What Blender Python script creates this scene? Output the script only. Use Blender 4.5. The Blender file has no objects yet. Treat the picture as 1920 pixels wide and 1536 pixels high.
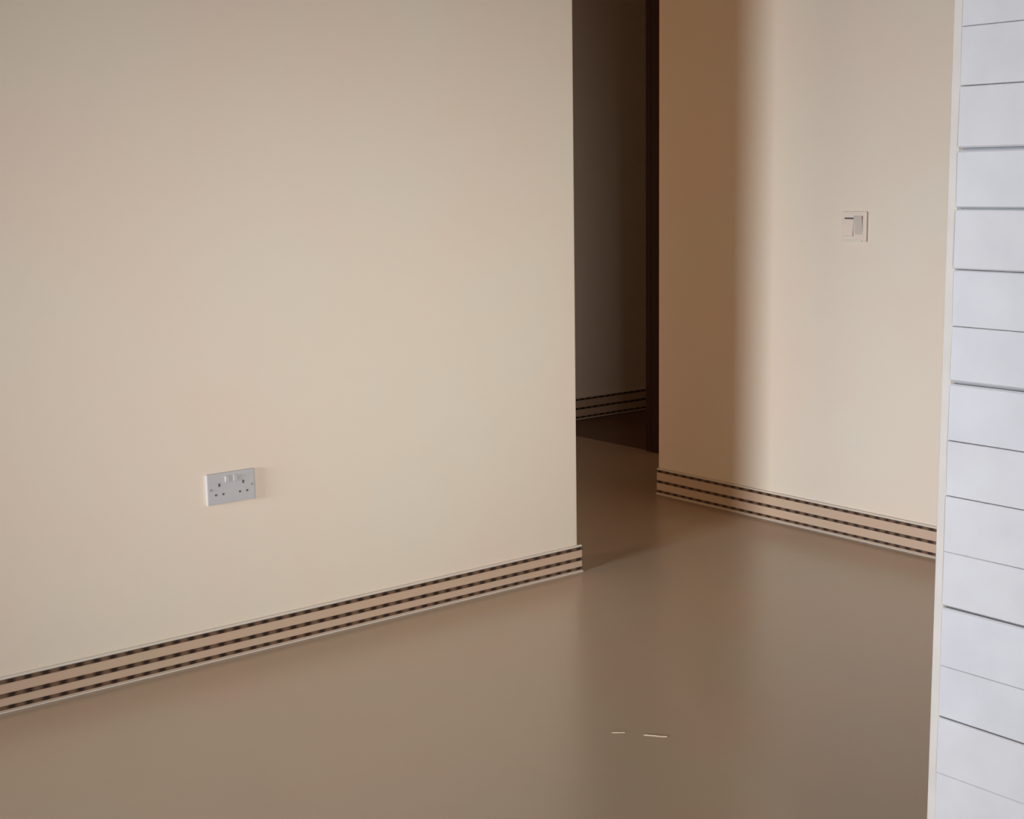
import bpy, bmesh, math, random
from mathutils import Matrix, Vector, Euler

random.seed(7)
S = bpy.context.scene
COL = S.collection

# ------------------------------------------------------------------ camera
# X runs along the left wall (away from the camera, to the right in view),
# Y runs along the right wall (away from the camera, to the left in view).
F_PX, PITCH, ROLL, YAW, CAM_H = 2658.56, 0.163369, -0.0162376, 0.898843, 1.30
fw = Vector((math.cos(PITCH) * math.cos(YAW), math.cos(PITCH) * math.sin(YAW), -math.sin(PITCH)))
rt = Vector((math.sin(YAW), -math.cos(YAW), 0))
up = rt.cross(fw)
c, s = math.cos(ROLL), math.sin(ROLL)
r2, u2 = c * rt + s * up, -s * rt + c * up
cd = bpy.data.cameras.new('camera')
cam = bpy.data.objects.new('camera', cd)
COL.objects.link(cam)
cam.matrix_world = Matrix(((r2.x, u2.x, -fw.x, 0), (r2.y, u2.y, -fw.y, 0), (r2.z, u2.z, -fw.z, CAM_H), (0, 0, 0, 1)))
cd.sensor_fit = 'HORIZONTAL'
cd.sensor_width = 36.0
cd.lens = 36.0 * F_PX / 1920.0
cd.clip_start = 0.05
S.camera = cam

# ------------------------------------------------------------------ world, daylight, exposure
w = bpy.data.worlds.new('overcast_sky')
w.use_nodes = True
w.node_tree.nodes['Background'].inputs[0].default_value = (0.72, 0.85, 1.0, 1)
w.node_tree.nodes['Background'].inputs[1].default_value = 1.0
S.world = w


def area_light(name, loc, aim, sx, sy, power, colour, spread=180.0):
    d = bpy.data.lights.new(name, 'AREA')
    d.shape = 'RECTANGLE'
    d.size, d.size_y, d.energy, d.color = sx, sy, power, colour
    d.spread = math.radians(spread)
    o = bpy.data.objects.new(name, d)
    o.location = loc
    o.rotation_euler = (Vector(aim) - Vector(loc)).to_track_quat('-Z', 'Y').to_euler()
    COL.objects.link(o)


# daylight through the rear window (shines along +X) and, from a lower patch of sky, through the side window;
# an added warm fill at the far end of the passage brightens the shaded wall
area_light('rear_window_daylight', (-6.2, 2.1, 1.45), (4.0, 2.85, 0.15), 1.8, 1.26, 48, (0.725, 0.84, 0.985), 42)
area_light('side_window_daylight', (-2.6, -5.25, 1.45), (2.3, 3.44, 0.82), 1.6, 1.1, 12.4, (0.855, 0.92, 1.0), 23)
area_light('passage_fill', (-1.65, 4.6, 1.3), (4.0, 4.2, 1.0), 1.0, 1.6, 17.5, (1.0, 0.735, 0.49), 120)

S.view_settings.view_transform = 'Standard'
S.view_settings.look = 'None'
S.view_settings.gamma = 1.0
S.view_settings.use_curve_mapping = False
S.view_settings.exposure = 0.0


# ------------------------------------------------------------------ materials
def srgb(r, g, b):
    f = lambda v: (v / 255 / 12.92) if v / 255 <= 0.04045 else ((v / 255 + 0.055) / 1.055) ** 2.4
    return (f(r), f(g), f(b), 1)


def material(name, ca, cb, scale=1.5, rough=0.6, spec=0.4, bump=0.0, bump_scale=60.0, detail=3.0, coat=0.0):
    m = bpy.data.materials.new(name)
    m.use_nodes = True
    nt = m.node_tree
    N, L = nt.nodes, nt.links
    b = N['Principled BSDF']
    tc = N.new('ShaderNodeTexCoord')
    no = N.new('ShaderNodeTexNoise')
    no.inputs['Scale'].default_value = scale
    no.inputs['Detail'].default_value = detail
    L.new(tc.outputs['Object'], no.inputs['Vector'])
    rp = N.new('ShaderNodeValToRGB')
    rp.color_ramp.elements[0].position, rp.color_ramp.elements[1].position = 0.3, 0.7
    rp.color_ramp.elements[0].color, rp.color_ramp.elements[1].color = ca, cb
    L.new(no.outputs['Fac'], rp.inputs[0])
    L.new(rp.outputs[0], b.inputs['Base Color'])
    b.inputs['Roughness'].default_value = rough
    b.inputs['Specular IOR Level'].default_value = spec
    b.inputs['Coat Weight'].default_value = coat
    if bump:
        n2 = N.new('ShaderNodeTexNoise')
        n2.inputs['Scale'].default_value = bump_scale
        L.new(tc.outputs['Object'], n2.inputs['Vector'])
        bp = N.new('ShaderNodeBump')
        bp.inputs['Strength'].default_value = bump
        bp.inputs['Distance'].default_value = 0.004
        L.new(n2.outputs['Fac'], bp.inputs['Height'])
        L.new(bp.outputs[0], b.inputs['Normal'])
    return m


M_WALL = material('cream_paint', srgb(232, 208, 184), srgb(229, 212, 188), 2.2, 0.55, 0.35, 0.04, 45)
M_CEIL = material('ceiling_paint', srgb(172, 142, 112), srgb(180, 150, 120), 2.0, 0.8, 0.2)  # unseen ceiling, toned brown to dim the tops of the walls
M_FLOOR = material('polished_floor', srgb(193, 163, 136), srgb(187, 166, 138), 2.6, 0.27, 0.75, 0.015, 9, 4.0)
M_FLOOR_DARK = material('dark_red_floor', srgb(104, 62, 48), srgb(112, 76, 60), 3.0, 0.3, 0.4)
M_SKIRT = material('beige_skirting', srgb(206, 170, 142), srgb(201, 173, 143), 5.0, 0.4, 0.4)
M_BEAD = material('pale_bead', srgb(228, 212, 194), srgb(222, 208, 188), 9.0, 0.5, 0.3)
M_BOARD = material('white_painted_board', srgb(203, 195, 192), srgb(209, 202, 198), 14.0, 0.5, 0.35, 0.12, 30)
M_BOARD_B = material('white_painted_board_cool', srgb(202, 195, 193), srgb(208, 202, 199), 14.0, 0.5, 0.35, 0.12, 30)
M_BACKING = material('grey_backing', srgb(150, 149, 148), srgb(158, 156, 154), 30.0, 0.8, 0.2)
M_PLASTIC = material('grey_white_plastic', srgb(192, 184, 178), srgb(196, 189, 183), 20.0, 0.35, 0.45)
M_IVORY = material('ivory_plastic', srgb(229, 205, 184), srgb(231, 208, 187), 20.0, 0.4, 0.4)
M_ROCKER = material('grey_rocker', srgb(200, 184, 168), srgb(204, 188, 172), 20.0, 0.4, 0.4)
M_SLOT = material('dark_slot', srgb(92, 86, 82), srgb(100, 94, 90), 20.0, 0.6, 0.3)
M_EDGE = material('plaster_edge', srgb(206, 193, 180), srgb(212, 200, 188), 16.0, 0.7, 0.2, 0.2, 40)
M_STEEL = material('steel_screw', srgb(150, 146, 142), srgb(160, 156, 150), 60.0, 0.35, 0.6)
M_FRAME = material('maroon_door_frame', srgb(54, 22, 17), srgb(46, 18, 14), 8.0, 0.45, 0.4)
M_SLIVER = material('pale_wood_sliver', srgb(206, 176, 148), srgb(196, 168, 140), 60.0, 0.6, 0.3)
M_WINDOW = material('window_frame_paint', srgb(225, 225, 222), srgb(232, 232, 228), 10.0, 0.5, 0.4)


def strip_material():
    # printed dark line on the skirting: dashes of two browns following each other along the length
    m = bpy.data.materials.new('dashed_dark_strip')
    m.use_nodes = True
    nt = m.node_tree
    N, L = nt.nodes, nt.links
    b = N['Principled BSDF']
    tc = N.new('ShaderNodeTexCoord')
    wv = N.new('ShaderNodeTexWave')
    wv.wave_type, wv.bands_direction, wv.wave_profile = 'BANDS', 'X', 'SIN'
    wv.inputs['Scale'].default_value = 7.0          # about 4.5 cm from dash to dash
    wv.inputs['Distortion'].default_value = 1.2
    wv.inputs['Detail'].default_value = 1.0
    L.new(tc.outputs['Object'], wv.inputs['Vector'])
    rp = N.new('ShaderNodeValToRGB')
    rp.color_ramp.elements[0].position, rp.color_ramp.elements[1].position = 0.15, 0.9
    rp.color_ramp.elements[0].color, rp.color_ramp.elements[1].color = srgb(112, 84, 62), srgb(44, 26, 17)
    L.new(wv.outputs['Fac'], rp.inputs[0])
    L.new(rp.outputs[0], b.inputs['Base Color'])
    b.inputs['Roughness'].default_value = 0.45
    return m


M_STRIP = strip_material()


# ------------------------------------------------------------------ mesh helpers
def add_box(bm, lo, hi, bevel=0.0, seg=1, rot=None, about=None):
    g = bmesh.ops.create_cube(bm, size=1.0)
    vs = g['verts']
    ce = [(a + b) / 2 for a, b in zip(lo, hi)]
    for v in vs:
        v.co = Vector([ce[i] + v.co[i] * (hi[i] - lo[i]) for i in range(3)])
    if bevel:
        es = list({e for v in vs for e in v.link_edges})
        r = bmesh.ops.bevel(bm, geom=es, offset=bevel, segments=seg, profile=0.6, affect='EDGES')
        vs = list({v for f in r['faces'] for v in f.verts} | {v for v in vs if v.is_valid})
    if rot is not None:
        bmesh.ops.rotate(bm, verts=vs, cent=about or ce, matrix=rot)
    return vs


def add_disc(bm, centre, axis, rad, depth, seg=14):
    q = Vector((0, 0, 1)).rotation_difference(Vector(axis)).to_matrix().to_4x4()
    bmesh.ops.create_cone(bm, cap_ends=True, segments=seg, radius1=rad, radius2=rad * 0.92, depth=depth,
                          matrix=Matrix.Translation(centre) @ q)


def link(name, bm, mat, parent=None, smooth=False):
    me = bpy.data.meshes.new(name)
    bmesh.ops.recalc_face_normals(bm, faces=bm.faces)
    bm.to_mesh(me)
    bm.free()
    me.materials.append(mat)
    if smooth:
        for p in me.polygons:
            p.use_smooth = True
    o = bpy.data.objects.new(name, me)
    COL.objects.link(o)
    if parent:
        o.parent = parent
    return o


def boxes(name, lst, mat, parent=None, bevel=0.0, seg=1):
    bm = bmesh.new()
    for lo, hi in lst:
        add_box(bm, lo, hi, bevel, seg)
    return link(name, bm, mat, parent)


def tag(o, label=None, cat=None, group=None, kind=None):
    for k, v in (('label', label), ('category', cat), ('group', group), ('kind', kind)):
        if v:
            o[k] = v
    return o


def structure(o, label):
    return tag(o, label, None, None, 'structure')


def empty(name, loc, rotz=0.0):
    o = bpy.data.objects.new(name, None)
    o.location, o.rotation_euler = loc, (0, 0, rotz)
    o.empty_display_size = 0.05
    COL.objects.link(o)
    return o


# ------------------------------------------------------------------ room shell
YL, XR = 3.441, 4.020          # faces of the left and right wall
XE, YE = 3.004, 4.093          # where the left wall ends, where the right wall ends
H = 2.75
X0, Y0 = -6.0, -5.0            # inside faces of the rear and the side wall
T = 0.16
XD = 4.63                      # plane of the dark doorway
YB = 5.67                      # face of the dark wall beyond
XP = -1.5                      # far end of the passage behind the left wall
XW, YW = 1.80, 1.236           # face and free edge of the white boarded wall

structure(boxes('floor', [((X0 - T, Y0 - T, -0.12), (XD, YB + T, 0.0))], M_FLOOR), 'polished tan brown floor reflecting the cream wall')
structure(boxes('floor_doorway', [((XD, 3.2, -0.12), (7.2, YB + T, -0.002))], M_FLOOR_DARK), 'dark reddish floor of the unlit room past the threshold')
structure(boxes('ceiling', [((X0 - T, Y0 - T, H), (7.2, YB + T, H + 0.1))], M_CEIL), 'tan ceiling over the empty room')

wl = structure(boxes('wall_left', [((X0 - T, YL, 0), (XE, YL + T, H))], M_WALL, None, 0.004, 2), 'large cream wall on the left with the double socket')
wr = structure(boxes('wall_right', [((XR, Y0, 0), (XR + T, YE, H))], M_WALL, None, 0.004, 2), 'cream wall with the light switch, half in shade')
structure(boxes('wall_back', [((XP, YB, 0), (7.2, YB + T, H))], M_WALL), 'dark unlit wall seen through the narrow passage')
structure(boxes('wall_passage', [((XD, 3.2, 0), (XD + T, 4.745, H)), ((XD, 4.745, 2.5), (XD + T, YB, H))], M_WALL), 'wall around the dark doorway behind the passage')
structure(boxes('wall_passage_end', [((XP - T, YL + T, 0), (XP, 4.05, H)), ((XP - T, 5.15, 0), (XP, YB + T, H)), ((XP - T, 4.05, 2.15), (XP, 5.15, H))], M_WALL), 'end of the passage behind the left wall with an opening')  # opening added to let the passage fill in
structure(boxes('wall_far', [((7.2, 3.2, 0), (7.2 + T, YB + T, H))], M_WALL), 'far end of the unlit room')
structure(boxes('wall_inner', [((XD + T, 3.2 - T, 0), (7.2 + T, 3.2, H)), ((XR + T, 3.2 - T, 0), (XD + T, 3.2, H))], M_WALL), 'side wall of the unlit room')


# rear wall (X = X0) and side wall (Y = Y0), each with a real window opening behind the camera
def wall_with_window(name, axis, a0, a1, w0, w1, z0, z1, label):
    segs = [(a0, w0, 0, H), (w1, a1, 0, H), (w0, w1, 0, z0), (w0, w1, z1, H)]
    lst = []
    for p, q, zz0, zz1 in segs:
        lst.append(((X0 - T, p, zz0), (X0, q, zz1)) if axis == 'x' else ((p, Y0 - T, zz0), (q, Y0, zz1)))
    return structure(boxes(name, lst, M_WALL), label)


wall_with_window('wall_rear', 'x', Y0, YL, 1.20, 3.00, 0.80, 2.20, 'cream wall behind the camera with a window')
wall_with_window('wall_side', 'y', X0 - T, XR + T, -4.0, -1.2, 0.60, 2.30, 'cream side wall behind the camera with a wide window')


def window_frame(name, axis, w0, w1, z0, z1, label):
    o = empty(name, (X0 - 0.1, (w0 + w1) / 2, z0) if axis == 'x' else ((w0 + w1) / 2, Y0 - 0.1, z0))
    structure(o, label)
    hw, hh, t = (w1 - w0) / 2, z1 - z0, 0.03
    bars = [(-hw, -hw + t, 0, hh), (hw - t, hw, 0, hh), (-hw, hw, 0, t), (-hw, hw, hh - t, hh)]
    bm = bmesh.new()
    for p, q, a, b in bars:
        if axis == 'x':
            add_box(bm, (0.05, p, a), (0.09, q, b), 0.004)
        else:
            add_box(bm, (p, 0.05, a), (q, 0.09, b), 0.004)
    link('window_frame', bm, M_WINDOW, o)


window_frame('window_1', 'x', 1.20, 3.00, 0.80, 2.20, 'window in the wall behind the camera')
window_frame('window_2', 'y', -4.0, -1.2, 0.60, 2.30, 'wide window in the side wall behind the camera')


# ------------------------------------------------------------------ skirtings: beige board, three dark strips, pale lips
def skirting(name, origin, rotz, length, height, label):
    # local x runs along the wall, local y = 0 is the wall face and -y comes into the room
    t = 0.012
    bm = bmesh.new()
    add_box(bm, (0, -t, 0), (length, 0, height), 0.002)
    o = link(name, bm, M_SKIRT)
    o.location, o.rotation_euler = origin, (0, 0, rotz)
    structure(o, label)
    for z, hh in ((height * 0.945, 0.0095), (height * 0.52, 0.0105), (0.0125, 0.0095)):
        bm = bmesh.new()
        add_box(bm, (0.0, -t - 0.0035, z - hh / 2), (length, -t + 0.002, z + hh / 2), 0.0015)
        st = link('dark_strip', bm, M_STRIP, o)
        st['label'] = 'dashed dark brown line'
    bm = bmesh.new()
    add_box(bm, (0, -t, height), (length, 0, height + 0.006), 0.002)
    link('top_bead', bm, M_BEAD, o)
    bm = bmesh.new()
    add_box(bm, (0, -t - 0.006, 0), (length, -t + 0.002, 0.0034), 0.0012)
    link('floor_bead', bm, M_BEAD, o)
    return o


skirting('baseboard_left', (X0, YL, 0), 0.0, XE - X0 + 0.012, 0.084, 'beige skirting with dashed dark lines along the left wall')
# right wall runs along Y: rotate local +x to -Y so that local -y points to -X
skirting('baseboard_right', (XR, YE, 0), math.radians(-90), YE - Y0, 0.102, 'beige skirting with dashed dark lines below the light switch')
skirting('baseboard_back', (XP, YB, 0), 0.0, 7.2 - XP, 0.115, 'dim skirting at the foot of the dark wall beyond')

# ------------------------------------------------------------------ dark doorway
df = structure(empty('door_1', (XD, 4.745, 0)), 'maroon door frame at the edge of the dark doorway')
bm = bmesh.new()
add_box(bm, (-0.02, 0.0, 0), (T + 0.01, 0.038, 2.5), 0.004)
add_box(bm, (-0.02, -0.05, 0), (0.0, 0.0, 2.5), 0.003)
link('jamb', bm, M_FRAME, df)
bm = bmesh.new()
add_box(bm, (-0.02, 0.0, 2.46), (T + 0.01, YB - 4.745, 2.5), 0.004)
link('lintel', bm, M_FRAME, df)

# ------------------------------------------------------------------ wall of white horizontal boards on the right
wn = structure(boxes('wall_near', [((XW + 0.013, Y0, 0), (XW + 0.2, YW - 0.0155, H))], M_BACKING), 'white wall of horizontal boards at the right edge')
bm = bmesh.new()
add_box(bm, (XW + 0.001, YW - 0.0155, 0), (XW + 0.2, YW, H), 0.0015, 2)
ce = link('plaster_edge', bm, M_EDGE, wn)
ce['label'] = 'cream plaster strip down the free edge'

# joints read off the wall; the width says how far the two boards stand apart there
SEEN = [(0.3772, 1), (0.4682, 2), (0.5501, 1), (0.6441, 4), (0.7300, 1), (0.8164, 1), (0.9006, 1), (0.9878, 5),
        (1.0710, 1), (1.1549, 3), (1.2433, 3), (1.3276, 5), (1.4165, 1), (1.4992, 1)]
joints = [(z, g) for z, g in SEEN]
while joints[0][0] > 0.06:
    joints.insert(0, (joints[0][0] - 0.0863, random.choice((1, 1, 2, 3))))
joints.insert(0, (0.0, 0))
while joints[-1][0] < H - 0.1:
    joints.append((joints[-1][0] + 0.0863, random.choice((1, 1, 2, 3))))
joints.append((H, 0))
YS, LEN = YW - 0.0155, 1.9
for (z0, g0), (z1, g1) in zip(joints, joints[1:]):
    lo, hi = z0 + 0.0004 * g0, z1 - 0.0004 * g1
    bm = bmesh.new()
    t0, t1 = random.uniform(-0.0009, 0.0009), random.uniform(-0.0009, 0.0009)
    b0, b1 = 0.0006 + 0.0004 * g0, 0.0006 + 0.0004 * g1
    prof = [(0.014, lo), (t0 + b0, lo), (t0, lo + b0), (t1, hi - b1), (t1 + b1, hi), (0.014, hi)]
    ends = []
    n = 5
    for k in range(n + 1):
        y = YS - LEN * k / n
        wob = random.uniform(-0.0006, 0.0006)
        ends.append([bm.verts.new((XW + px + (wob if px < 0.01 else 0), y, pz + wob * 0.6)) for px, pz in prof])
    for p, q in zip(ends, ends[1:]):
        for k in range(6):
            bm.faces.new((p[k], p[(k + 1) % 6], q[(k + 1) % 6], q[k]))
    bm.faces.new(ends[0])
    bm.faces.new(ends[-1])
    link('board', bm, random.choice((M_BOARD, M_BOARD, M_BOARD_B)), wn)

# ------------------------------------------------------------------ double socket on the left wall
# local x along the wall, local -y out of the wall, local z up
so = tag(empty('double_socket', (1.750, YL, 0.476)), 'grey white double socket low on the cream left wall', 'socket')
bm = bmesh.new()
add_box(bm, (-0.073, -0.009, -0.043), (0.073, 0.0, 0.043), 0.0035, 2)
link('face_plate', bm, M_PLASTIC, so)
for sx in (-1, 1):
    cx = sx * 0.036
    bm = bmesh.new()
    add_box(bm, (cx - 0.0032, -0.0096, 0.006), (cx + 0.0032, -0.008, 0.0155), 0.0008)
    add_box(bm, (cx - 0.0145, -0.0096, -0.0185), (cx - 0.0075, -0.008, -0.0125), 0.0008)
    add_box(bm, (cx + 0.0075, -0.0096, -0.0185), (cx + 0.0145, -0.008, -0.0125), 0.0008)
    sl = link('pin_slots', bm, M_SLOT, so)
    sl['label'] = 'dark pin slots'
    bm = bmesh.new()
    xs = sx * 0.012
    add_box(bm, (xs - 0.0065, -0.0125, 0.016), (xs + 0.0065, -0.008, 0.034), 0.0012, 1,
            Matrix.Rotation(math.radians(7), 3, 'X'))
    link('rocker', bm, M_PLASTIC, so)
    bm = bmesh.new()
    add_disc(bm, (sx * 0.062, -0.0093, 0.0), (0, -1, 0), 0.0035, 0.0015)
    link('screw', bm, M_STEEL, so)

# ------------------------------------------------------------------ light switch on the right wall
sw = tag(empty('light_switch', (XR, 3.124, 1.108), math.radians(-90)), 'ivory two rocker light switch on the cream wall near the white boards', 'switch')
bm = bmesh.new()
add_box(bm, (-0.052, -0.010, -0.052), (0.052, 0.0, 0.052), 0.0035, 2)
link('face_plate', bm, M_IVORY, sw)
for x0, x1, tilt, mat, lab in ((-0.039, -0.002, -5, M_IVORY, None), (0.002, 0.037, 7, M_ROCKER, 'greyer rocker')):
    bm = bmesh.new()
    add_box(bm, (x0, -0.0135, -0.034), (x1, -0.009, 0.024 if lab is None else 0.037), 0.0014, 1, Matrix.Rotation(math.radians(tilt), 3, 'X'))
    o = link('rocker', bm, mat, sw)
    if lab:
        o['label'] = lab
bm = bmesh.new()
add_box(bm, (-0.041, -0.0108, 0.025), (0.001, -0.009, 0.0305), 0.0006)  # dark strip standing in for the shade over the left rocker
o = link('shade_strip', bm, M_SLOT, sw)
o['label'] = 'dark strip painted as the shade above the rocker'
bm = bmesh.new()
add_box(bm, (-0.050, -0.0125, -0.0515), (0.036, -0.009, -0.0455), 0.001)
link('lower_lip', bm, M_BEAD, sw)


# ------------------------------------------------------------------ two pale slivers on the floor
def sliver(pts, wd, th, label, loc):
    bm = bmesh.new()
    ring = []
    n = len(pts)
    for i, (x, y) in enumerate(pts):
        a = Vector(pts[max(i - 1, 0)])
        b = Vector(pts[min(i + 1, n - 1)])
        d = (b - a).normalized()
        nn = Vector((-d.y, d.x)) * wd * (0.45 if i in (0, n - 1) else 1.0) / 2
        ring.append([bm.verts.new((x + nn.x, y + nn.y, 0)), bm.verts.new((x - nn.x, y - nn.y, 0)),
                     bm.verts.new((x - nn.x * 0.6, y - nn.y * 0.6, th)), bm.verts.new((x + nn.x * 0.6, y + nn.y * 0.6, th))])
    for p, q in zip(ring, ring[1:]):
        for k in range(4):
            bm.faces.new((p[k], p[(k + 1) % 4], q[(k + 1) % 4], q[k]))
    bm.faces.new(ring[0])
    bm.faces.new(ring[-1])
    o = link('wood_sliver', bm, M_SLIVER)
    o.location = loc
    tag(o, label, 'sliver', 'pale slivers on the floor')


sliver([(-0.012, 0.010), (0.0, 0.001), (0.012, -0.0095)], 0.006, 0.0015,
       'short straight pale sliver on the brown floor, left one of two', (2.163, 2.336, 0.0))
sliver([(-0.018, 0.022), (-0.004, 0.006), (0.005, -0.008), (0.016, -0.021)], 0.006, 0.0018,
       'longer bent pale sliver on the brown floor, right one of two', (2.216, 2.264, 0.0))
